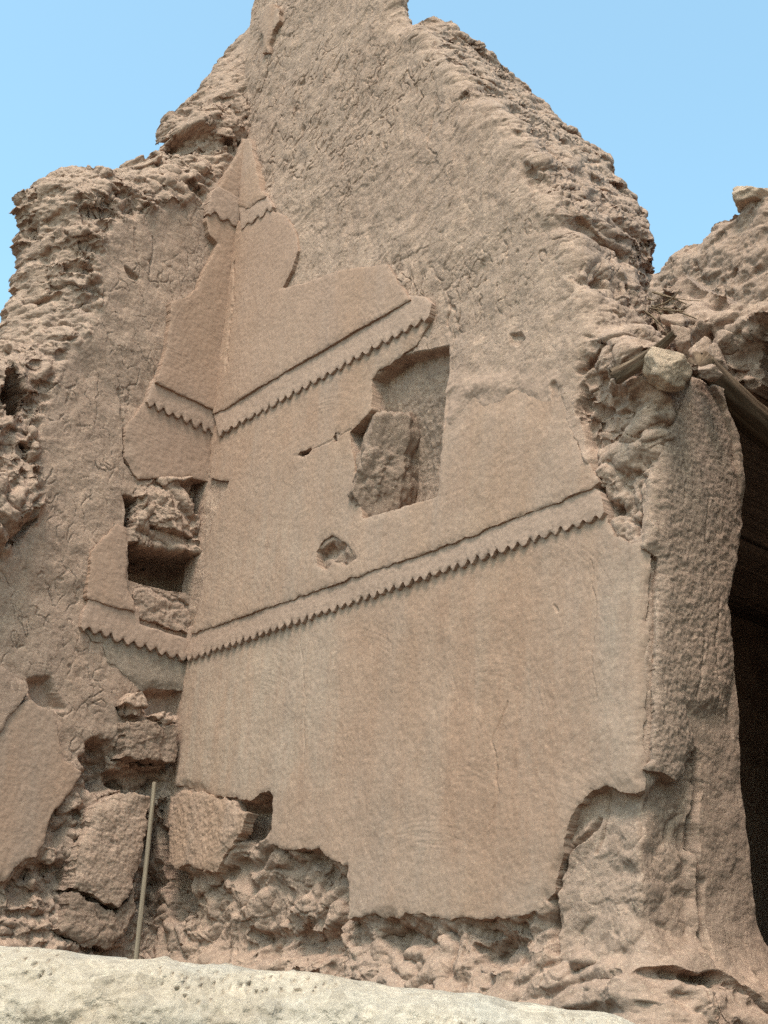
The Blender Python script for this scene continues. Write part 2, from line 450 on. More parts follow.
SHEETS = {id(FR): [], id(FL): []}
def plaster(fr, px, h, res=.0035, holes=(), mat=M_PLA, ragged=.006, und=.004, thick=.05, sv=None, lump=0, name='plaster_layer',
            label=None, mod=None, seed=1, lines=(), bev=.003, fade=None, famt=.014):
    poly = fr.at(dense(list(px) + [px[0]], 8), h) if sv is None else np.asarray(sv)
    hp = [fr.at(dense(list(q) + [q[0]], 8), h) for q in holes]
    SHEETS[id(fr)].append(dict(fr=fr, poly=poly, holes=hp, h=h, res=res, mat=mat, ragged=ragged, und=und, thick=thick, lump=lump,
                               name=name, label=label, mod=mod, seed=seed, lines=lines, bev=bev, fade=fade, famt=famt))

def sheet_d(sp, S, V):
    d = sdf(sp['poly'], S, V)
    for q in sp['holes']: d = np.minimum(d, -sdf(q, S, V))
    if sp['ragged']:
        d = d + fbm(S, V, 13, 4, sp['seed'] + 50, .55) * f32(sp['ragged'] * 1.5) * (1 - sstep(.02, .06, np.abs(d)))
    return d

def build_plaster(sp, parent):
    g = Grid(sp['fr'], *box_of(sp['poly'], .03), sp['res'])
    S, V = g.S, g.V; D = sheet_d(sp, S, V); sd = sp['seed']
    H = sp['h'] + f32(sp['und']) * fbm(S, V, 2.6, 3, sd) + f32(.0012) * fbm(S, V, 40, 3, sd + 3)
    H = H + f32(.0005) * fbm(S * f32(1), V * f32(.35), 30, 3, sd + 13)
    if sp['lump']: H = H + f32(sp['lump']) * .6 * (lumps(S, V, .14, sd + 70) - .5)
    H = H - f32(sp['bev']) * np.exp(-np.maximum(D, 0) / f32(.006)) * (1 + fbm(S, V, 25, 2, sd + 5))
    thin = sstep(-.1, .35, fbm(S, V, 3.2, 2, sd + 81)); H = H - f32(0 if sp['name'] == 'frieze' else .002 if sd in (11, 13, 15, 31, 33, 36) else .010) * thin * (1 - sstep(0, .05, D)) ** 1.5
    rs = np.random.RandomState(sd)                      # sweeps of the plasterer's hand
    bx = box_of(sp['poly'], 0); area = (bx[1] - bx[0]) * (bx[3] - bx[2])
    for k in range(int(3 + area * 9)):
        cx, cy = rs.uniform(bx[0] - .3, bx[1]), rs.uniform(bx[2] - .4, bx[3]); R0 = rs.uniform(.3, .7); a0 = rs.uniform(-.2, 1.6)
        r = np.hypot(S - f32(cx), V - f32(cy)); an = np.arctan2(V - f32(cy), S - f32(cx))
        mk = np.exp(-((r - R0) / .07) ** 2) * np.exp(-((an - a0) / .35) ** 2)
        H = H + (mk * f32(.0010) * gnoise(r * 120 + k * 9, an * 5 + k, sd + k)).astype(f32)
    for (lp, w, dep) in sp['lines']: H = H - f32(dep) * g.line(lp, w, sp['h'], seed=sd + 9)
    if sp['mod']: H = sp['mod'](g, D, H)
    if sp['fade']: H = H - f32(sp['famt']) * g.zone(sp['fade'], .12, sp['h'], .04, sd)
    o = build_sheet(sp['name'], g, D, H, sp['thick'], sp['mat'], parent, RA=np.full(S.shape, sp['lump'], f32) if sp['lump'] else None, fine=.0012 if not sp['lump'] else .005, seed=sd * 7)
    if sd in (13, 15, 17):
        t = np.zeros(S.shape, f32)
        for zp, a_ in (([(420, 590), (470, 575), (560, 555), (585, 640), (580, 700), (560, 850), (500, 890), (430, 840), (400, 700)], 1.), ([(340, 640), (400, 600), (420, 760), (380, 900), (350, 860)], .6),
                       ([(180, 650), (330, 610), (350, 700), (330, 780), (270, 800), (170, 790)], -1.), ([(600, 560), (650, 560), (640, 780), (590, 780)], -.7),
                       ([(220, 380), (330, 290), (390, 270), (390, 300), (240, 390)], .8), ([(350, 380), (240, 440), (240, 470), (360, 420)], .7), ([(200, 560), (300, 500), (330, 560), (220, 610)], -.6)):
            z = g.zone(zp, .16, sp['h'], .10, sd + 3); t = t * (1 - z) + f32(a_) * z
        sel = np.zeros(len(o.data.vertices), f32)
        ny, nx = S.shape; tol = g.res * .8; ins = D > -tol
        cell = ins[:-1, :-1] & ins[1:, :-1] & ins[:-1, 1:] & ins[1:, 1:]; us = np.zeros(D.shape, bool)
        us[:-1, :-1] |= cell; us[1:, :-1] |= cell; us[:-1, 1:] |= cell; us[1:, 1:] |= cell
        sel[:us.sum()] = t[us]
        at = o.data.attributes.new('tone', 'FLOAT', 'POINT'); at.data.foreach_set('value', sel)
    if sp['label']: o['label'] = sp['label']
    return o

def zigzag(fr, a, b, n, amp, h, top_px, left=None, right=None):
    """frieze outline: straight top, toothed foot from a to b"""
    A, B = fr.at([a, b], h)
    tp = fr.at(top_px, h)
    pts = []
    for i in range(n):
        am = amp * rnd.uniform(.6, 1.15); sh = rnd.uniform(-.08, .08)
        for t, o in ((0., -.5), (.22, -.42), (.42, .1), (.55, .5), (.68, .45), (.84, -.1)):
            k = (i + t + (sh if 0 < t else 0)) / n
            pts.append((A[0] + (B[0] - A[0]) * k, A[1] + (B[1] - A[1]) * k + o * am))
    pts.append((B[0], B[1] - amp * .5))
    if right: pts += [tuple(x) for x in fr.at(right, h)]
    pts += [tuple(x) for x in tp[::-1]]
    if left: pts += [tuple(x) for x in fr.at(left, h)]
    return np.array(pts)

# ---- layers on the right-hand wall -------------------------------------------------------------
hR3, hFl, hR2, hFu, hR1, hTf, hT = .010, .027, .038, .053, .064, .072, .080
plaster(FR, [(240, 138), (249, 138), (255, 165), (259, 186), (265, 196), (245, 209), (238, 205)], hT, mat=M_PLL, seed=11)
plaster(FR, [(258, 24), (262, 11), (270, 3), (278, 8), (280, 19), (273, 29), (269, 40), (267, 52), (261, 51), (262, 38)], .085, mat=M_PLA, seed=10, ragged=.014, label='small scrap of plaster near the top of the corner')
plaster(FR, None, hTf, sv=zigzag(FR, (241, 228), (270, 209), 3, .023, hTf, [(238, 200), (262, 190)], right=[(272, 206), (268, 198)]), mat=M_FRZ,
        name='frieze', res=.003, ragged=.003, seed=12, label='scrap of toothed clay moulding high in the corner')
plaster(FR, [(236, 222), (243, 218), (267, 200), (273, 211), (285, 215), (295, 233), (297, 250), (291, 270), (281, 288), (302, 283), (340, 270),
             (386, 263), (397, 282), (410, 299), (372, 321), (330, 345), (290, 368), (250, 392), (222, 409.5), (210, 414)], hR1, mat=M_PLL, seed=13, ragged=.004,
        lines=[([(234, 262), (233, 300), (229, 330), (226, 370)], .012, .012)])
plaster(FR, None, hFu, sv=zigzag(FR, (219, 434), (424, 319), 24, .023, hFu, [(210, 405), (222, 400), (405, 294), (424, 296)], right=[(428, 316), (431, 303)]),
        mat=M_FRZ, name='frieze', res=.003, ragged=.0025, seed=14, label='upper toothed clay moulding with a broken right end')
NICHE = [(371, 378), (395, 356), (446, 345), (446, 372), (444, 395), (440, 450), (437, 497), (400, 507), (361, 518), (354, 470), (349, 432), (371, 410)]
plaster(FR, [(208, 428), (222, 418), (424, 306), (430, 310), (427, 324), (416, 345), (396, 358), (377, 371), (371, 380), (372, 408), (371, 411), (349, 432),
             (354, 470), (361, 518), (400, 507), (437, 497), (440, 450), (444, 395), (470, 366), (520, 362), (560, 372), (566, 420), (580, 452), (599, 481),
             (590, 488), (560, 500), (505, 521), (450, 543.5), (380, 568), (310, 592.5), (250, 613), (195, 632.5), (190, 633), (199, 600), (203, 580), (205, 550), (213, 520),
             (222, 500), (229, 481), (210, 478)], hR2,
        holes=[[(316, 552), (322, 540), (331, 534), (340, 540), (352, 548), (356, 558), (345, 566), (332, 561), (326, 570), (317, 566)],
               [(296, 456), (300, 451), (306, 450), (311, 446), (312, 451), (304, 457)], [(333, 438), (335, 433), (339, 434), (337, 441), (333, 443)]],
        seed=15, fade=[(440, 330), (640, 330), (640, 490), (602, 484), (586, 456), (562, 412), (520, 400), (470, 404), (446, 430)],
        lines=[([(300, 455), (318, 447), (335, 437), (350, 430)], .006, .004)])
plaster(FR, None, hFl, sv=zigzag(FR, (188, 659), (599, 516), 49, .023, hFl, [(180, 630), (195, 624), (450, 536), (586, 482)], right=[(604, 512), (600, 492)]),
        mat=M_FRZ, name='frieze', res=.003, ragged=.0025, seed=16, label='long lower toothed clay moulding across the wall')
plaster(FR, [(180, 655), (192, 647), (310, 602), (450, 553), (590, 500), (602, 508), (606, 515), (615, 535), (626, 541), (646, 541), (643, 640), (641, 700), (640, 788),
             (633, 793), (618, 788), (605, 785), (588, 792), (572, 815), (560, 855), (553, 890), (540, 905), (525, 915), (500, 918), (480, 920), (440, 918),
             (405, 912), (400, 918), (365, 915), (348, 918), (346, 866), (330, 858), (318, 848), (285, 850), (270, 843), (273, 796), (268, 790), (250, 800), (215, 797),
             (195, 790), (175, 785)], hR3, seed=17, ragged=.008, thick=.07, und=.006,
        lines=[([(506, 700), (499, 722), (492, 741), (497, 768), (498, 792), (494, 812), (489, 826)], .006, .005),
               ([(440, 560), (445, 570)], .004, .003), ([(300, 640), (306, 700), (303, 760)], .004, .003), ([(590, 560), (597, 610), (592, 660), (596, 700)], .004, .004),
               ([(553, 604), (558, 610)], .008, .006)],
        label='large pink-brown plaster field with a hairline crack and broken lower edge')
# smooth plaster on the wall's end, right of the bead
plaster(FR, [(686, 384), (668, 428), (653, 478), (650, 520), (645, 620), (643, 690), (641, 758), (647, 768), (656, 772), (672, 781), (682, 772), (686, 755), (698, 748),
             (730, 748), (735, 746), (734, 720), (729, 650), (725, 600), (732, 560), (739, 520), (737, 490), (729, 442), (716, 402), (704, 380), (694, 366)], .022, seed=18, ragged=.004, mat=M_MUD, lump=.004,
        lines=[([(696, 470), (704, 500), (700, 540), (706, 590)], .006, .010), ([(715, 600), (711, 650), (717, 700), (714, 730)], .006, .009), ([(700, 640), (694, 700)], .005, .008),
               ([(676, 440), (684, 470), (680, 500)], .005, .007)],
        famt=.045, fade=[(690, 716), (800, 716), (800, 800), (690, 800)],
        mod=lambda g, D, H: H + f32(.010) * g.line([(655, 480), (652, 540), (648, 640)], .016, .016), label='raised plaster skin on the wall end')
plaster(FR, [(168, 796), (185, 790), (205, 793), (232, 803), (246, 812), (240, 830), (226, 850), (215, 868), (202, 873), (190, 862), (178, 870), (168, 860)], .02, seed=19,
        ragged=.012, mat=M_PLA, lump=.006)
# ---- layers on the left-hand wall --------------------------------------------------------------
plaster(FL, [(252, 138), (247, 138), (236, 158), (225, 175), (217, 192), (244, 208), (252, 212)], .080, mat=M_PLL, seed=31)
plaster(FL, None, .084, sv=zigzag(FL, (246, 231), (210, 213), 3, .029, .072, [(252, 206), (244, 202), (217, 186), (212, 192)], right=[(207, 214), (208, 202)])[:, :], mat=M_FRZ,
        name='frieze', res=.003, ragged=.003, seed=32, label='scrap of toothed clay moulding high in the corner')
plaster(FL, [(250, 225), (243, 220), (212, 204), (207, 220), (211, 234), (219, 243), (212, 256), (204, 272), (199, 287), (186, 297), (172, 302), (169, 340), (163, 365), (156, 382),
             (187, 396), (218, 411), (226, 414)], .073, mat=M_PLL, seed=33, ragged=.005, lines=[([(234, 262), (231, 300), (227, 340)], .012, .01)])
plaster(FL, None, .056, sv=zigzag(FL, (224, 437), (150, 404), 8, .029, .050, [(226, 406), (218, 403), (158, 375), (153, 382)], right=[(147, 402), (150, 388)]), mat=M_FRZ,
        name='frieze', res=.003, ragged=.003, seed=34, label='upper toothed clay moulding running into the corner')
plaster(FL, [(224, 420), (213, 420), (152, 394), (130, 421), (126, 430), (126, 457), (132, 468), (139, 479), (160, 478), (190, 476), (214, 484), (222, 484)], .036, mat=M_PLL, seed=35,
        ragged=.006)
plaster(FL, [(92, 553), (99, 543), (118, 524), (127, 527), (127, 560), (128, 588), (134, 600), (136, 612), (110, 604), (88.5, 598), (90, 572)], .047, mat=M_PLL, seed=36)
plaster(FL, None, .034, sv=zigzag(FL, (193, 662), (84, 628), 10, .029, .026, [(196, 642), (189, 640), (139, 624), (138, 608), (92, 594), (87, 600)], right=[(81, 627), (83, 614)]),
        mat=M_FRZ, name='frieze', res=.003, ragged=.003, seed=37, label='lower toothed clay moulding ending left of the hole')
plaster(FL, [(194, 648), (182, 646), (110, 622), (85, 618), (85, 632), (92, 641), (104, 642), (107, 662), (118, 668), (130, 680), (142, 691), (155, 687), (180, 691), (192, 690)], .010,
        mat=M_GRY, seed=38, ragged=.006, label='grey plaster scrap under the lower moulding')
plaster(FL, [(-160, 690), (0, 714), (16, 706), (31, 700), (44, 706), (56, 709), (59, 735), (64, 760), (83, 771), (71, 790), (64, 801), (51, 815), (45, 840), (37, 856), (15, 866),
             (4, 881), (-160, 900)], .022, seed=39, ragged=.008, thick=.08, label='smooth plaster sheet low on the left wall')
plaster(FL, [(-160, 610), (0, 664), (16, 675), (27, 682), (29, 690), (14, 712), (-2, 735), (-160, 800)], .034, seed=40, ragged=.006, mat=M_MUD)
plaster(FL, [(134, 587), (150, 588), (170, 594), (194, 604), (196, 622), (190, 634), (160, 624), (140, 617), (133, 600)], .022, name='mud_brick', mat=M_MUD, seed=41, ragged=.01,
        lump=.025, thick=.2)
plaster(FL, [(96, 806), (112, 798), (135, 793), (150, 798), (147, 830), (138, 872), (128, 896), (118, 908), (95, 896), (73, 888), (80, 850), (90, 828)], .075, name='mud_brick',
        mat=M_MUD, seed=42, ragged=.012, lump=.009, thick=.15, label='slab of plastered mud hanging loose beside the stick')
plaster(FL, [(72, 893), (95, 902), (118, 914), (136, 882), (137, 905), (126, 930), (108, 950), (80, 944), (60, 928)], .055, name='mud_brick', mat=M_DRK, seed=43, ragged=.015,
        lump=.018, thick=.15)
plaster(FL, [(127, 723), (150, 722), (179, 727), (177, 763), (150, 760), (124, 757)], .07, name='mud_brick', mat=M_DRK, seed=44, ragged=.012, lump=.016, thick=.18)
plaster(FL, [(122, 706), (130, 694), (141, 691), (147, 706), (140, 716), (126, 714)], .06, name='mud_brick', mat=M_MUD, seed=45, ragged=.012, lump=.04, thick=.15)
plaster(FL, [(155, 715), (168, 711), (182, 714), (180, 722), (165, 724)], .08, name='mud_brick', mat=M_MUD, seed=46, ragged=.012, lump=.04, thick=.15)

def under_sheets(g, H):
    """keep the wall body behind the layers lying on it"""
    global COVER
    COVER = np.zeros(H.shape, f32)
    for sp in SHEETS[id(g.fr)]:
        x0, x1, y0, y1 = box_of(sp['poly'], .02)
        i0, i1 = np.searchsorted(g.s, [x0, x1]); j0, j1 = np.searchsorted(g.v, [y0, y1])
        if i1 <= i0 or j1 <= j0: continue
        S, V = g.S[j0:j1, i0:i1], g.V[j0:j1, i0:i1]
        m = sstep(.0, .02, sheet_d(sp, S, V))
        if sp['fade']: m = m * (1 - g.zone(sp['fade'], .12, sp['h'], .04, sp['seed'])[j0:j1, i0:i1])
        tgt = f32(sp['h'] - .030) if sp['name'] != 'mud_brick' else f32(min(sp['h'], .0) - .05)
        h = H[j0:j1, i0:i1]
        if sp['name'] == 'mud_brick' and sp['h'] == 0: tgt = h
        if sp['name'] != 'mud_brick': COVER[j0:j1, i0:i1] = np.maximum(COVER[j0:j1, i0:i1], m)
        H[j0:j1, i0:i1] = h * (1 - m) + np.minimum(h, tgt) * m
    return H

def mud_base(S, V, seed, crk=1.0):
    return f32(.016) * fbm(S, V, 1.7, 3, seed) + f32(.007) * fbm(S, V, 8, 3, seed + 2)

def strokes(s, v, ang, st, fr, seed, wid=.10, cover=.0):
    """long thin broken cracks along ang: zero lines of stretched noise"""
    c, n = math.cos(ang), math.sin(ang)
    w = fbm(s, v, 4., 3, seed + 3) * f32(.10); w2 = fbm(s, v, 16., 2, seed + 5) * f32(.016)
    a = (s * f32(c) + v * f32(n)) / f32(st) + w; b = (-s * f32(n) + v * f32(c)) + w * f32(.8) + w2
    e = np.abs(gnoise(a * f32(fr), b * f32(fr), seed))
    return (1 - sstep(0, wid, e)) * sstep(cover - .1, cover + .35, fbm(s * f32(1), v * f32(.7), 9., 3, seed + 41))

# ------------------------------------------------------------------ right-hand wall body
wall_r = empty('mud_wall', (CC[0] + eR[0] * 1.3, CC[1] + eR[1] * 1.3, 0),
               'tall brown mud-plastered wall with a peaked broken top, square niche and long toothed moulding', 'wall')
out_r = dense([(408, -140), (409, -40), (411, 0), (414, 21), (426, 11), (440, 15), (460, 25), (478, 38), (497, 55), (512, 75), (530, 90), (548, 105), (558, 125), (575, 140), (595, 150),
               (610, 165), (617, 185), (632, 198), (645, 215), (653, 240), (655, 265), (655, 300), (658, 330), (666, 352), (690, 364), (701, 382), (712, 400), (726, 440), (735, 490),
               (737, 520), (730, 560), (723, 600), (727, 650), (732, 720), (737, 800), (744, 880), (755, 940), (772, 975), (792, 1010), (806, 1060)], 8)
o_sv = FR.at(out_r)
poly_r = np.concatenate([[(-.25, 0), (-.25, 2.9), (-.06, 3.0), (-.06, 8.0), (o_sv[0, 0] - .5, 8.1), (o_sv[0, 0] - .1, 7.8)], o_sv, [(o_sv[-1, 0] + .1, 0)]])
g = Grid(FR, -.27, poly_r[:, 0].max() + .06, 0, 8.15, .0035, 1.74)
S, V = g.S, g.V
D = sdf(poly_r, S, V)
D = D + (fbm(S, V, 5, 3, 201) * f32(.035) + fbm(S, V, 15, 2, 203) * f32(.012)) * sstep(.15, .4, S) * (1 - .65 * sstep(3.9, 3.6, V))
UA = FR.ua(V).astype(f32)
H = mud_base(S, V, 210)
# straw-mud skin above the lower moulding stands prouder
lv = FR.at([(195, 632), (590, 488)]).mean(0)[1]
H += f32(.030) * sstep(lv - .05, lv + .1, V) + f32(.018) * sstep(lv + 1.0, lv + 1.2, V)
# creased skin, fanning out: diagonal near the corner, upright towards the broken edge
rightness = sstep(.55, 1.5, S)
ck = strokes(S, V, math.radians(56), 3.6, 8, 221, .045, -.02) * (1 - rightness) + strokes(S, V, math.radians(84), 3.4, 8, 225, .045, -.02) * rightness
ck2 = strokes(S, V, math.radians(48), 3.0, 15, 229, .07, .0) * (1 - rightness) + strokes(S, V, math.radians(97), 3.0, 15, 228, .07, .0) * rightness
ck3 = cracks(S, V, math.radians(62), .16, .07, 233, .055, .0)
sweep = gnoise((S * f32(math.cos(1.0)) + V * f32(math.sin(1.0))) * 3 + fbm(S, V, 1.5, 2, 235), (-S * f32(math.sin(1.0)) + V * f32(math.cos(1.0))) * 22 + fbm(S, V, 3, 2, 236) * 3, 237)
up = sstep(lv + .55, lv + 1.0, V + .25 * fbm(S, V, 1.5, 2, 77))
ef = sstep(-.05, .05, S - UA) * sstep(3.95, 3.7, V)
H += f32(.010) * g.zone([(440, 395), (450, 380), (520, 376), (560, 382), (566, 420), (580, 452), (600, 481), (450, 545), (437, 500)], .05, hR2, .02, 15)
smooth = 1 - g.zone([(440, 395), (450, 372), (520, 366), (560, 372), (566, 420), (580, 452), (600, 481), (450, 545), (437, 500)], .10, hR2, .05, 15)
up = up * smooth
H += f32(.004) * sweep * up
H -= (f32(.014) * ck + f32(.009) * ck2 + f32(.009) * ck3) * (f32(.3) + sstep(-.3, .4, fbm(S, V, 1.3, 2, 239))) * (.25 + .75 * up) * (1 - .75 * ef) * (.15 + .85 * smooth)
RA = f32(.003) + f32(.003) * up * (1 - ef)
# rough eroded end and rim
edge = sstep(-.10, .10, S - UA + fbm(S, V, 4, 3, 240) * f32(.10))
hi = sstep(FR.at([(655, 372)])[0, 1], FR.at([(600, 330)])[0, 1], V)
Lb = lumps(S, V, .20, 250, 1.5)
saw = np.modf((V + S * f32(.25)) / f32(.21) + f32(.45) * fbm(S, V, 2.2, 3, 245) + 50)[0]
H += edge * hi * f32(.028) * (1 - (2 * saw - 1) ** 2 - .8)
H += edge * hi * f32(.05) * (Lb - .8); RA = np.maximum(RA, edge * hi * f32(.052))
rim = (1 - sstep(.0, .16, D)) * sstep(.25, .5, S) * hi
H -= f32(.07) * rim ** 2
# crumbly top of the pier
m = g.zone([(588, 345), (700, 345), (700, 392), (668, 430), (652, 480), (650, 535), (622, 538), (606, 510), (598, 478), (590, 440), (584, 395)], .02, 0, .03, 5)
H += m * (f32(-.02) + f32(.07) * (Lb - .6)); RA = np.maximum(RA, m * f32(.055))
m = g.zone([(604, 330), (690, 350), (692, 372), (640, 400), (606, 385)], .04, 0, .03, 6)
H += m * f32(.06)
for k, (lp, w, d) in enumerate([([(560, 388), (563, 420), (580, 448), (592, 470), (598, 486)], .014, .02), ([(586, 388), (590, 425), (598, 460), (606, 500)], .016, .025),
                  ([(638, 488), (640, 505), (636, 532)], .012, .025), ([(690, 753), (696, 785), (692, 830), (697, 880), (696, 955)], .014, .05),
                  ([(690, 753), (684, 770)], .012, .02), ([(590, 822), (578, 838), (563, 850)], .014, .03), ([(600, 790), (598, 830), (590, 850)], .008, .012),
                  ([(560, 856), (552, 892), (548, 925), (553, 950)], .02, .05), ([(606, 352), (585, 372)], .02, .03), ([(640, 975), (700, 980), (720, 1020)], .02, .05),
                  ([(668, 990), (665, 1024)], .02, .06), ([(395, 110), (370, 140), (345, 155)], .006, .008), ([(440, 120), (436, 150), (445, 160)], .006, .008)]):
    H -= f32(d) * g.line(lp, w, 0, 300 + k)
H -= f32(.02) * g.zone([(517, 338), (527, 336), (532, 343), (525, 349), (518, 346)], .008)
# niche
m = g.zone(NICHE, .004, hR2, 0)
H = H * (1 - m) + m * (f32(-.15) + f32(.11) * sstep(FR.at([(437, 480)])[0, 1], FR.at([(440, 350)])[0, 1], V) + f32(.006) * fbm(S, V * f32(.2), 22, 3, 270) + f32(.004) * fbm(S, V, 40, 3, 271))
# bay where the lower plaster has fallen
m = g.zone([(545, 920), (556, 870), (570, 818), (590, 790), (640, 790), (690, 760), (692, 940), (640, 960), (560, 950)], .03, 0, .03, 7)
H += m * (f32(-.026) + f32(.02) * (Lb - .6)); RA = np.maximum(RA, m * f32(.012))
# undermined foot
m = g.zone([(100, 872), (170, 868), (215, 872), (240, 848), (272, 846), (345, 868), (346, 915), (450, 922), (545, 918), (560, 950), (640, 968), (700, 975), (830, 985), (860, 1300), (60, 1300)], .03, 0, .04, 8)
Lf = lumps(S, V, .19, 280, 1.3)
H += m * (f32(-.05) + f32(.08) * (Lf - .6)); RA = np.maximum(RA, m * f32(.036))
H += f32(.10) * m * sstep(2.15, 1.85, V)
for k, (zp, d) in enumerate([([(232, 812), (246, 800), (270, 792), (271, 830), (250, 842), (236, 838)], .11), ([(298, 848), (322, 842), (332, 860), (318, 868), (300, 862)], .05),
               ([(160, 830), (182, 836), (180, 915), (160, 920)], .08), ([(372, 930), (420, 926), (440, 945), (400, 952)], .05), ([(470, 945), (520, 940), (530, 960), (480, 968)], .07),
               ([(240, 930), (330, 930), (340, 955), (250, 960)], .06), ([(318, 552), (352, 546), (348, 566), (320, 572)], .03),
               ([(290, 446), (342, 430), (342, 446), (296, 462)], .06), ([(650, 975), (690, 978), (690, 990), (655, 990)], .06)]):
    mm = g.zone(zp, .02, 0, .03, 320 + k); H -= f32(d) * mm; RA = np.maximum(RA, mm * f32(.045))
# flared base of the wall end
H += f32(.14) * sstep(2.15, 1.75, V) * sstep(UA - .1, UA + .1, S)
H = under_sheets(g, H); RA = RA * (1 - COVER)
build_sheet('mud_body', g, D, H.astype(f32), .45, M_MUD, wall_r, RA=RA.astype(f32), fine=.0028, seed=900, skin=(1 - smooth).astype(f32))
for sp in SHEETS[id(FR)]: build_plaster(sp, wall_r)
del g, D, H, S, V, UA, ck, ck2, ck3, Lb, Lf, edge, hi, rim, up, m, mm

# ------------------------------------------------------------------ left-hand wall body
wall_l = empty('mud_wall', (CC[0] + eL[0] * .8, CC[1] + eL[1] * .8, 0),
               'lower mud wall with lumpy eroded rim and dark square hole, left of the corner', 'wall')
out_l = dense([(262, -70), (256, -30), (254, 0), (248, 20), (240, 35), (226, 50), (216, 66), (210, 74), (195, 92), (181, 110), (162, 124), (154, 142), (156, 154), (135, 164), (110, 174),
               (90, 180), (72, 175), (62, 173), (54, 181), (30, 188), (19, 195), (15, 210), (16, 262), (10, 300), (5, 330), (-2, 345), (-40, 352), (-100, 372), (-160, 380)], 8)
o_sv = FL.at(out_l, -.34)
poly_l = np.concatenate([[(-.35, 0), (-.35, 7.9), (.0, 7.9)], o_sv, [(o_sv[-1, 0], 0)]])
g = Grid(FL, -.37, poly_l[:, 0].max() + .05, 0, 7.95, .0036, 1.74)
S, V = g.S, g.V
D = sdf(poly_l, S, V)
D = D + (fbm(S, V, 6, 3, 401) * f32(.03) + fbm(S, V, 18, 3, 403) * f32(.016)) * sstep(.04, .2, S)
H = mud_base(S, V, 410)
lvl = FL.at([(137, 611)])[0, 1]
H += f32(.020) * sstep(lvl - .05, lvl + .1, V) + f32(.018) * sstep(lvl + 1.0, lvl + 1.2, V)
ck = strokes(S, V, math.radians(85), 2.8, 12, 421, .06, -.02)
H -= f32(.008) * ck + f32(.006) * cracks(S, V, math.radians(70), .15, .07, 425, .05, .08)
Lb = lumps(S, V, .19, 450, 1.15)
RA = np.full(S.shape, .004, f32)
rimz = g.zone([(290, -300), (258, 60), (247, 128), (228, 160), (208, 190), (192, 205), (150, 212), (110, 222), (97, 262), (100, 305), (76, 338), (48, 392), (36, 420), (38, 470), (40, 515), (0, 560),
               (-300, 640), (-300, -100), (100, -300)], .035, 0, .04, 9)
H += rimz * f32(.12) * (Lb - .66); RA = np.maximum(RA, rimz * f32(.062))
rim = 1 - sstep(0, .2, D)
RD = .30
rim = np.clip(1 - D / .26, 0, 1); H = H * (1 - rim) - f32(RD) * rim ** 2.3 * sstep(-.05, .02, S)
H += f32(.10) * g.zone([(156, 140), (172, 118), (205, 112), (212, 122), (190, 132), (165, 155)], .03, 0, .02, 10)
H -= f32(.12) * g.zone([(165, 128), (182, 122), (206, 122), (203, 132), (180, 136), (163, 148)], .02, 0, .02, 11)
H += f32(.09) * g.zone([(-90, 470), (0, 476), (30, 470), (36, 500), (28, 520), (0, 546), (-90, 570)], .04, 0, .03, 12)
for k, (zp, d, fe) in enumerate([([(5, 375), (14, 372), (22, 395), (20, 416), (6, 416)], .22, .012), ([(68, 258), (78, 260), (76, 272), (70, 270)], .07, .01),
               ([(54, 286), (66, 288), (64, 296), (55, 295)], .07, .01), ([(22, 446), (29, 445), (28, 454), (23, 453)], .06, .008),
               ([(122, 270), (136, 280), (134, 285), (126, 280)], .03, .01),
               ([(123, 498), (138, 501), (136, 512), (131, 529), (123, 527)], .16, .008),
               ([(176, 486), (200, 480), (226, 484), (222, 500), (206, 518), (190, 512)], .12, .015),
               ([(30, 682), (48, 680), (62, 708), (50, 712), (34, 700)], .05, .02),
               ([(84, 760), (92, 742), (106, 744), (116, 770), (130, 785), (95, 792)], .11, .02), ([(118, 772), (160, 768), (168, 780), (160, 792), (128, 790)], .10, .02),
               ([(140, 694), (180, 690), (184, 714), (150, 716)], .07, .02), ([(150, 835), (172, 825), (182, 840), (186, 915), (160, 922), (140, 910)], .13, .02),
               ([(40, 812), (62, 806), (72, 822), (60, 846), (42, 842)], .05, .02), ([(10, 884), (30, 876), (32, 905), (12, 905)], .04, .02)]):
    H -= f32(d) * g.zone(zp, fe, 0, .012, 470 + k)
# crumbled brickwork at the corner, the square hole and its bed
m = g.zone([(136, 488), (150, 480), (226, 478), (222, 500), (206, 540), (202, 560), (170, 556), (130, 545), (128, 520)], .02, 0, .02, 14)
H += m * (f32(.03) + f32(.09) * (Lb - .6)); RA = np.maximum(RA, m * f32(.05))
HOLE = [(128, 544), (150, 548), (201, 560), (199, 596), (160, 588), (128, 580)]
m = g.zone(HOLE, .006, 0, .006, 15)
H = H * (1 - m) + m * (f32(-.32) + f32(.05) * Lb)
for k, (lp, w, d) in enumerate([([(0, 548), (16, 536), (31, 520)], .016, .05), ([(122, 440), (124, 462), (134, 478)], .01, .02), ([(150, 238), (148, 262), (146, 282)], .008, .012),
                  ([(130, 232), (134, 262)], .008, .01), ([(118, 390), (122, 430), (124, 450)], .01, .014), ([(26, 690), (10, 716), (-4, 736)], .02, .03),
                  ([(150, 796), (144, 850), (132, 900)], .02, .06)]):
    H -= f32(d) * g.line(lp, w, 0, 500 + k)
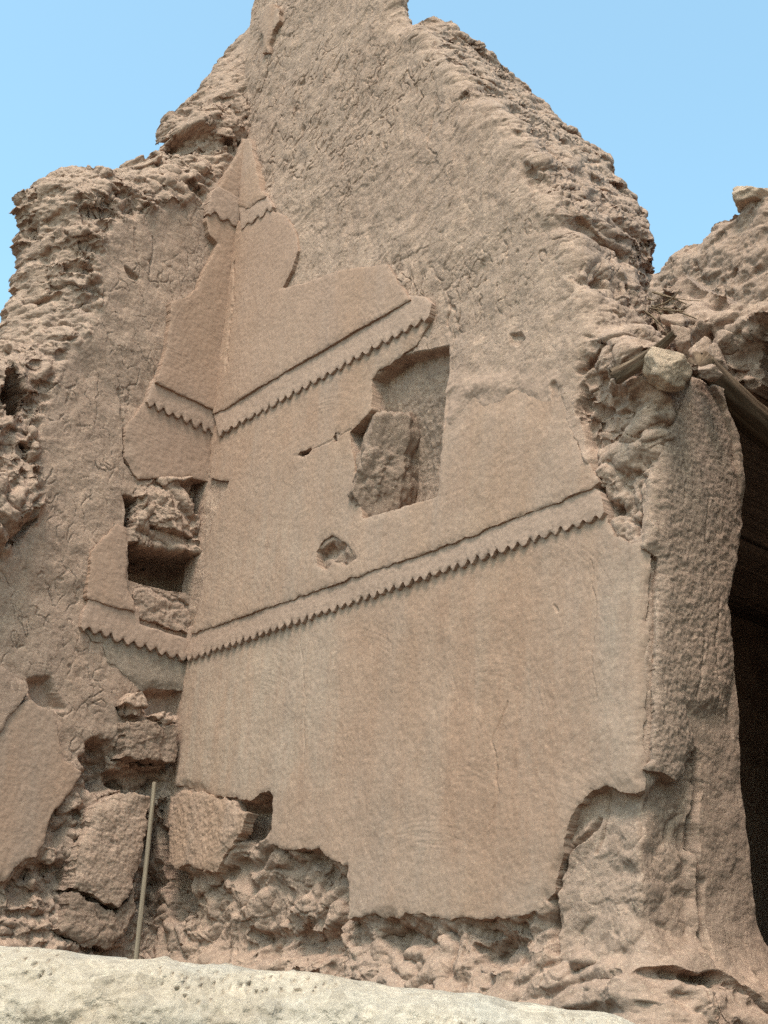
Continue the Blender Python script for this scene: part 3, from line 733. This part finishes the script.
# ruined foot of the wall
m = g.zone([(-300, 890), (0, 884), (40, 858), (50, 815), (72, 788), (86, 745), (130, 735), (200, 735), (220, 1300), (-300, 1300)], .03, 0, .04, 16)
H += m * (f32(-.04) + f32(.11) * (Lb - .6)); RA = np.maximum(RA, m * f32(.045))
H += f32(.08) * m * sstep(2.3, 1.9, V)
H = under_sheets(g, H); RA = RA * (1 - COVER)
build_sheet('mud_body', g, D, H.astype(f32), .07, M_MUD, wall_l, RA=RA.astype(f32), fine=.0028, seed=930)
for sp in SHEETS[id(FL)]: build_plaster(sp, wall_l)
del g, D, H, S, V, ck, Lb, rim, rimz, m

def rough_bar(name, p0, p1, r0, r1, mat, parent=None, nseg=40, nround=18, seed=0, amp=.12, flat=1.0, bend=0.0):
    """a worn bar of wood lying from p0 to p1, object axis z along it"""
    p0 = np.array(p0, float); p1 = np.array(p1, float); ln = np.linalg.norm(p1 - p0)
    t = np.linspace(0, 1, nseg); a = np.linspace(0, 2 * np.pi, nround, endpoint=False)
    T, A = np.meshgrid(t, a, indexing='ij')
    rr = (r0 + (r1 - r0) * T) * (1 + amp * fbm(np.cos(A) * 1.2 + T * ln * 1.5, np.sin(A) * 1.2 + T * ln, 1.5, 3, seed) + amp * .6 * fbm(A * 2.5, T * ln * .8, 2.2, 2, seed + 3))
    x = rr * np.cos(A) + bend * np.sin(np.pi * T) ; y = rr * np.sin(A) * flat; z = T * ln + r0 * .5 * fbm(A, A * 0 + T, 2, 2, seed + 8) * ((T < .01) | (T > .99))
    co = np.stack([x, y, z], -1).reshape(-1, 3)
    q = []
    for i in range(nseg - 1):
        for j in range(nround):
            k = (j + 1) % nround
            q.append((i * nround + j, i * nround + k, (i + 1) * nround + k, (i + 1) * nround + j))
    n0 = len(co)
    co = np.concatenate([co, [[0, 0, 0], [0, 0, ln]]])
    tr = [(n0, (j + 1) % nround, j) for j in range(nround)] + [(n0 + 1, (nseg - 1) * nround + j, (nseg - 1) * nround + (j + 1) % nround) for j in range(nround)]
    o = link_mesh(name, co, q, mat, None, tr)
    o.rotation_mode = 'QUATERNION'
    o.rotation_quaternion = Vector((p1 - p0)).to_track_quat('Z', 'Y')
    o.location = p0
    if parent is not None:
        o.parent = parent; o.location = Vector(p0) - Vector(parent.location)
    return o

def at_plane(fr, px, h):
    sv = Plane.at(fr, [px], h)[0]
    P = fr.o + sv[0] * fr.e + h * fr.n; P[2] = sv[1]
    return P

# wooden lintel inside the hole
rough_bar('lintel', at_plane(FL, (128, 543), -.06), at_plane(FL, (206, 562), -.06), .022, .022, M_LOG, wall_l, seed=3, flat=.6)

# ------------------------------------------------------------------ what lies behind on the right
def far_wall(name, label, back, s0, px, res, amp, seed, thick, mat, bottom, extra=None, cat='wall', s_end=None, rag=.05, pmod=None, ra=.06):
    fr = Plane(CC - back * nR, eR, nR)
    sv = fr.at(dense(px, 8))
    poly = np.concatenate([[(s0, bottom), (s0, sv[0, 1])], sv, [(s_end or sv[-1, 0], sv[-1, 1]), (s_end or sv[-1, 0], bottom)]]) if bottom is not None else sv
    g = Grid(fr, *box_of(poly, .06), res)
    D = sdf(poly, g.S, g.V) + fbm(g.S, g.V, 5, 4, seed) * f32(rag)
    H = mud_base(g.S, g.V, seed + 5) + f32(amp) * (lumps(g.S, g.V, .22, seed + 9, 1.4) - .6) + f32(amp * .4) * (lumps(g.S, g.V, .07, seed + 19) - .6)
    H = H - f32(.1) * (1 - sstep(0, .2, D)) ** 2
    if pmod: H = pmod(g, D, H)
    o = build_sheet(name, g, D, H.astype(f32), thick, mat, None, RA=np.full(D.shape, ra, f32), fine=.005, seed=seed)
    return tag(o, label, cat)
far_wall('mud_wall', 'ruined mud wall rising behind the gap at the upper right', 3.2, -1.5,
         [(500, 290), (600, 278), (652, 266), (662, 249), (676, 240), (692, 236), (700, 223), (716, 214), (730, 206), (733, 196), (742, 186), (757, 180), (775, 182), (800, 190), (900, 200), (1000, 230)],
         .009, .03, 610, .5, M_MUD, 0, rag=.03)
# broken roof edge: rubble above the doorway
def roof_mod(g, D, H):
    return H + f32(.10) * (lumps(g.S, g.V, .3, 777) - .6)
far_wall('collapsed_roof', 'rubble edge of a fallen mud roof above the dark doorway', .47, None,
         [(350, 500), (350, 462), (600, 342), (640, 300), (652, 275), (664, 268), (690, 278), (712, 288), (740, 292), (775, 290), (900, 270), (1150, 240), (1150, 320), (900, 335), (772, 326), (752, 331), (741, 338), (737, 352),
          (743, 371), (738, 382), (724, 388), (700, 378), (660, 366), (600, 382), (350, 500)],
         .007, .06, 640, 3.1, M_MUD, None, cat='roof', rag=.03, pmod=roof_mod)
# room walls beside the doorway, added to block light so the inside stays dark
fr_in = Plane(CC - 1.5 * nR, eR, nR)
def slab_wall(name, label, fr, s0, s1, z0, z1, thick, res, seed, cat='wall', mat=M_MUD, amp=.05):
    g = Grid(fr, s0, s1, z0, z1, res)
    D = sdf([(s0, z0), (s1, z0), (s1, z1), (s0, z1)], g.S, g.V) + .001
    H = mud_base(g.S, g.V, seed) * 2 + f32(amp) * (lumps(g.S, g.V, .3, seed + 2) - .6)
    return tag(build_sheet(name, g, D, H.astype(f32), thick, mat, None, RA=np.full(D.shape, .03, f32), fine=.003, seed=seed), label, cat)
slab_wall('mud_wall', 'side wall behind the tall wall, added to keep light out of the room', Plane(CC + .9 * eR, -nR, eR), .46, 3.2, 0, 4.02, .3, .03, 660)
slab_wall('mud_wall', 'unseen side wall right of the doorway, added to keep the room dark', Plane(CC + 4.1 * eR, -nR, -eR), -.2, 3.3, 0, 5.2, .3, .03, 670)
slab_wall('mud_wall', 'off-frame mud wall right of the doorway, added to block light into the room', Plane(CC + 0 * nR, eR, nR), 3.22, 5.0, 0, 4.6, .45, .009, 680, amp=.02)

rough_bar('timber_beam', at_plane(FR, (698, 366), -.20), at_plane(FR, (806, 458), -.86), .056, .064, M_LOG, seed=21, amp=.09, nseg=160, nround=48, bend=.02)
bm_ = bpy.context.scene.collection.objects[-1]
tag(bm_, 'thick dark round log jutting over the doorway', 'beam')
b2 = rough_bar('timber_beam', at_plane(FR, (735, 330), -.75), at_plane(FR, (850, 420), -1.45), .05, .055, M_LOG, seed=25, amp=.16, nseg=60, nround=22)
tag(b2, 'thinner log deep in shade under the broken roof edge', 'beam')
b3 = rough_bar('wood_plank', at_plane(FR, (614, 378), .13), at_plane(FR, (674, 334), .06), .030, .014, M_GWD, seed=31, amp=.42, nseg=80, nround=24, flat=.6, bend=.018)
tag(b3, 'grey weathered piece of wood wedged below the broken wall edge', 'wood')

def brush(name, label, px, h, n, ln, seed, dirv, spread):
    rs = np.random.RandomState(seed); base = at_plane(FR, px, h)
    cos, qs = [], []; off = 0
    for k in range(n):
        d = np.array(dirv) + rs.normal(0, spread, 3); d /= np.linalg.norm(d)
        p0 = base + rs.normal(0, .025, 3) - d * ln * .4; l = ln * rs.uniform(.5, 1.1); r = rs.uniform(.002, .005)
        a = np.cross(d, [0.3, .2, 1]); a /= np.linalg.norm(a); b = np.cross(d, a)
        bend = rs.normal(0, .03, 3)
        for i in range(5):
            c = p0 + d * l * i / 4 + bend * (i / 4) ** 2
            for j in range(5):
                t = 2 * math.pi * j / 5; cos.append(c + (a * math.cos(t) + b * math.sin(t)) * r * (1 - .12 * i))
        for i in range(4):
            for j in range(5): qs.append((off + i * 5 + j, off + i * 5 + (j + 1) % 5, off + (i + 1) * 5 + (j + 1) % 5, off + (i + 1) * 5 + j))
        off += 25
    return tag(link_mesh(name, cos, qs, M_STRAW), label, 'brushwood')
brush('brushwood', 'tuft of dry twigs poking out behind the broken wall edge', (664, 306), -.36, 16, .14, 4, eR * .8 - np.array([0, 0, .55]) - nR * .2, .25)
def rock(name, label, c, size, seed, mat, rot=(0, 0, 0), n=56, cat='stone', ncut=13, planes=None, wear=.7):
    rs = np.random.RandomState(seed)
    N_ = rs.normal(0, 1, (ncut, 3)); N_ /= np.linalg.norm(N_, axis=1)[:, None]; dd = rs.uniform(.55, .95, ncut)
    if planes: N_ = np.array([p[:3] for p in planes], float); N_ /= np.linalg.norm(N_, axis=1)[:, None]; dd = np.array([p[3] for p in planes]); ncut = len(dd)
    th = np.linspace(.02, np.pi - .02, n); ph = np.linspace(0, 2 * np.pi, n * 2, endpoint=False)
    T, P = np.meshgrid(th, ph, indexing='ij')
    d = np.stack([np.sin(T) * np.cos(P), np.sin(T) * np.sin(P), np.cos(T)], -1)
    r = np.full(T.shape, 1.1)
    for k in range(ncut):
        q = d @ N_[k]; r = np.where(q > .05, np.minimum(r, dd[k] / np.maximum(q, .05)), r)
    pp = (d.reshape(-1, 3) * 1.0).astype(f32); r = r * (1 + .07 * gnoise3(pp, 2.2, seed) + .05 * gnoise3(pp, 5., seed + 1)).reshape(r.shape)
    r = r * (1 + .03 * fbm(d[..., 0] * 1 + d[..., 2], d[..., 1] * 1 - d[..., 2] * .6, 2.6, 4, seed) * np.sin(T)) 
    co = (d * r[..., None] * np.array(size)).reshape(-1, 3)
    ms = float(np.mean(size)); pc = (co / ms).astype(f32); un = co / np.linalg.norm(co, axis=1)[:, None]
    co = co + un * (ms * wear * (.05 * gnoise3(pc, 1.7, seed + 2) + .045 * gnoise3(pc, 4., seed + 3) + .03 * gnoise3(pc, 9., seed + 4) + .016 * gnoise3(pc, 20., seed + 5)))[:, None]
    m = 2 * n; q = []
    for i in range(n - 1):
        for j in range(m): q.append((i * m + j, i * m + (j + 1) % m, (i + 1) * m + (j + 1) % m, (i + 1) * m + j))
    k0 = len(co); co = np.concatenate([co, [co[:m].mean(0)], [co[-m:].mean(0)]])
    tr = [(k0, (j + 1) % m, j) for j in range(m)] + [(k0 + 1, (n - 1) * m + j, (n - 1) * m + (j + 1) % m) for j in range(m)]
    o = link_mesh(name, co, q, mat, None, tr); o.location = c; o.rotation_euler = rot
    return tag(o, label, cat)
def lump_part(px, h, size, planes, label, parent, fr, seed, mat=M_MUD, wear=1.3, lean=0.):
    """a solid chunk of mud brick in the wall's own axes (along, out, up)"""
    o = rock('mud_brick', None, (0, 0, 0), size, seed, mat, n=120, cat=None, planes=planes, wear=wear)
    P = at_plane(fr, px, h); e = Vector(fr.e); n_ = Vector(fr.n)
    if e.cross(n_).z < 0: e = -e
    M = Matrix((e, n_, Vector((0, 0, 1)))).transposed() @ Matrix.Rotation(lean, 3, 'Y')
    o.rotation_euler = M.to_euler(); o.parent = parent; o.location = Vector(P) - Vector(parent.location)
    if label: o['label'] = label
    return o
lump_part((380, 470), -.04, (.165, .14, .265), [(-.80, .60, -.12, .55), (.50, .85, .10, .60), (0, .25, 1, .86), (-.2, 0, -1, .90), (1, 0, .15, .80), (-1, 0, 0, .78), (0, -1, 0, .8), (.2, .6, -.75, .80)],
          'broken mud block standing in the niche', wall_r, FR, 61, mat=M_DRK, lean=math.radians(-15))
lump_part((163, 513), .0, (.17, .11, .13), [(-.5, .8, .2, .62), (.5, .8, -.1, .62), (0, .3, 1, .8), (0, 0, -1, .7), (1, 0, .15, .85), (-1, 0, 0, .85), (0, -1, 0, .8), (.1, .7, .7, .7)],
          'crumbling lump of mud brick over the square hole', wall_l, FL, 64, wear=2.)
rock('stone', 'pale angular stone perched on the corner below the gap', at_plane(FR, (669, 367), .03), (.078, .068, .066), 5, M_STN, (.3, .2, .9))
rock('stone', 'round tan boulder on the skyline at the far upper right', at_plane(FR, (757, 202), -3.3), (.20, .17, .11), 8, M_STN, (.1, .2, .4))
for k, (px, h, sz, lb) in enumerate([((708, 372), -.16, .035, 'small mud lump resting against the log end'), ((716, 362), -.3, .045, 'mud lump in the rubble just above the log'),
                                     ((700, 352), -.30, .04, 'mud lump behind the pale angular stone'), ((683, 340), -.33, .05, 'broken brick piece above the pale angular stone'),
                                     ((724, 345), -.36, .045, 'mud lump beside the dark roof opening'), ((676, 322), -.36, .04, 'small mud lump below the tuft of dry twigs')]):
    tag(rock('mud_lump', lb, at_plane(FR, px, h), (sz * 1.3, sz, sz * .8), 30 + k, M_MUD, (k, k * .7, k * 1.3), n=30), lb, 'rubble', 'loose lumps on the broken roof edge')

# stick leaning in the corner
ptop = at_plane(FL, (154.5, 783), .12); pbot = at_plane(FL, (131, 962), .42)
dr = (pbot - ptop) / np.linalg.norm(pbot - ptop); k = ptop[2] / -dr[2]
st = rough_bar('stick', ptop, ptop + dr * k * .995, .0085, .0125, M_STK, seed=41, amp=.22, nseg=200, nround=14, bend=.022)
tag(st, 'thin grey-brown pole leaning in the corner beside the loose slab', 'stick')

# lime-washed parapet in the foreground
fr_p = Plane((0, 2.0, 0), (1, 0, 0), (0, -1, 0))
sv = fr_p.at(dense([(-1500, 880), (-900, 905), (-420, 921), (-200, 930), (0, 945), (80, 951), (150, 959), (240, 967), (300, 973), (370, 981), (440, 987), (500, 994), (560, 1003), (605, 1013), (640, 1026), (720, 1050), (860, 1075), (1100, 1090)], 8), -.12)
poly = np.concatenate([[(sv[0, 0], 0)], sv, [(sv[-1, 0], 0)]])
g = Grid(fr_p, sv[0, 0] - .02, sv[-1, 0] + .02, 0, sv[:, 1].max() + .05, .0028, 1.45)
D = sdf(poly, g.S, g.V) + fbm(g.S, g.V, 6, 3, 701) * f32(.010)
S, V = g.S, g.V
q = np.clip(D / .10, 0, 1)
H = -f32(.13) * (1 - np.sqrt(1 - (1 - q) ** 2 + 1e-6)) + f32(.018) * fbm(S, V * 1.4, 5, 4, 703) + f32(.011) * fbm(S, V, 20, 4, 705, .65) + f32(.0012) * fbm(S, V, 110, 2, 707)
lip = g.line([(-40, 982), (40, 975), (75, 985), (120, 978), (170, 995), (230, 1010), (330, 1020)], .009, 0, 709, .02)
H -= f32(.004) * lip
f1, f2 = worley(S * 80 + fbm(S, V, 9, 2, 711), V * 55, 713)
pit = (1 - sstep(.10, .28, f1)) * sstep(.0, .4, fbm(S, V, 7, 2, 715))
H -= f32(.008) * pit
par = build_sheet('parapet', g, D, H.astype(f32), .6, M_PAR, None)
tag(par, 'cream lime-washed parapet with pitted rounded top across the foreground', 'parapet')

# ground
gm = np.array([(-300, -300, 0), (300, -300, 0), (300, 300, 0), (-300, 300, 0)], float)
tag(link_mesh('ground', gm, [(0, 1, 2, 3)], M_GND), kind='structure')

# ------------------------------------------------------------------ light and camera
SUN_EL, SUN_AZ = math.radians(60), math.radians(-18)     # azimuth of the sun measured from -Y (behind the viewer) towards +X
sd = Vector((math.sin(SUN_AZ) * math.cos(SUN_EL), -math.cos(SUN_AZ) * math.cos(SUN_EL), math.sin(SUN_EL)))
sl = bpy.data.lights.new('sun', 'SUN'); sl.energy = 1.35; sl.angle = math.radians(15); sl.color = (1, .86, .80)
so = bpy.data.objects.new('sun', sl); COL.objects.link(so); so.rotation_euler = sd.to_track_quat('Z', 'Y').to_euler(); so.location = (0, -5, 10)
w = bpy.data.worlds.new('World'); bpy.context.scene.world = w; w.use_nodes = True
nt = w.node_tree; sky = nt.nodes.new('ShaderNodeTexSky'); sky.sky_type = 'NISHITA'; sky.sun_disc = False
sky.sun_elevation = SUN_EL; sky.sun_rotation = math.atan2(sd.x, sd.y)
sky.air_density = 1.0; sky.dust_density = 2.5; sky.ozone_density = 1.5
hz = nt.nodes.new('ShaderNodeMix'); hz.data_type = 'RGBA'; hz.blend_type = 'MULTIPLY'; hz.inputs[0].default_value = 1; hz.inputs[7].default_value = (1.19, 1.42, 1.16, 1)
nt.links.new(sky.outputs[0], hz.inputs[6]); nt.links.new(hz.outputs[2], nt.nodes['Background'].inputs[0]); nt.nodes['Background'].inputs[1].default_value = .15

cam = bpy.data.cameras.new('camera'); co = bpy.data.objects.new('camera', cam); COL.objects.link(co)
cam.sensor_fit = 'VERTICAL'; cam.sensor_height = 24; cam.lens = FOC / 1024 * 24; cam.clip_end = 1000; cam.clip_start = .05
from mathutils import Matrix
co.matrix_world = Matrix(((CX[0], CU[0], -CF[0], CO[0]), (CX[1], CU[1], -CF[1], CO[1]), (CX[2], CU[2], -CF[2], CO[2]), (0, 0, 0, 1)))
sc = bpy.context.scene; sc.camera = co
sc.render.engine = 'CYCLES'; sc.cycles.use_denoising = False; sc.cycles.use_adaptive_sampling = False; sc.cycles.max_bounces = 6; sc.cycles.diffuse_bounces = 4
sc.view_settings.view_transform = 'Standard'; sc.view_settings.look = 'None'; sc.view_settings.exposure = 1.1; sc.view_settings.gamma = 1
sc.view_settings.use_curve_mapping = False
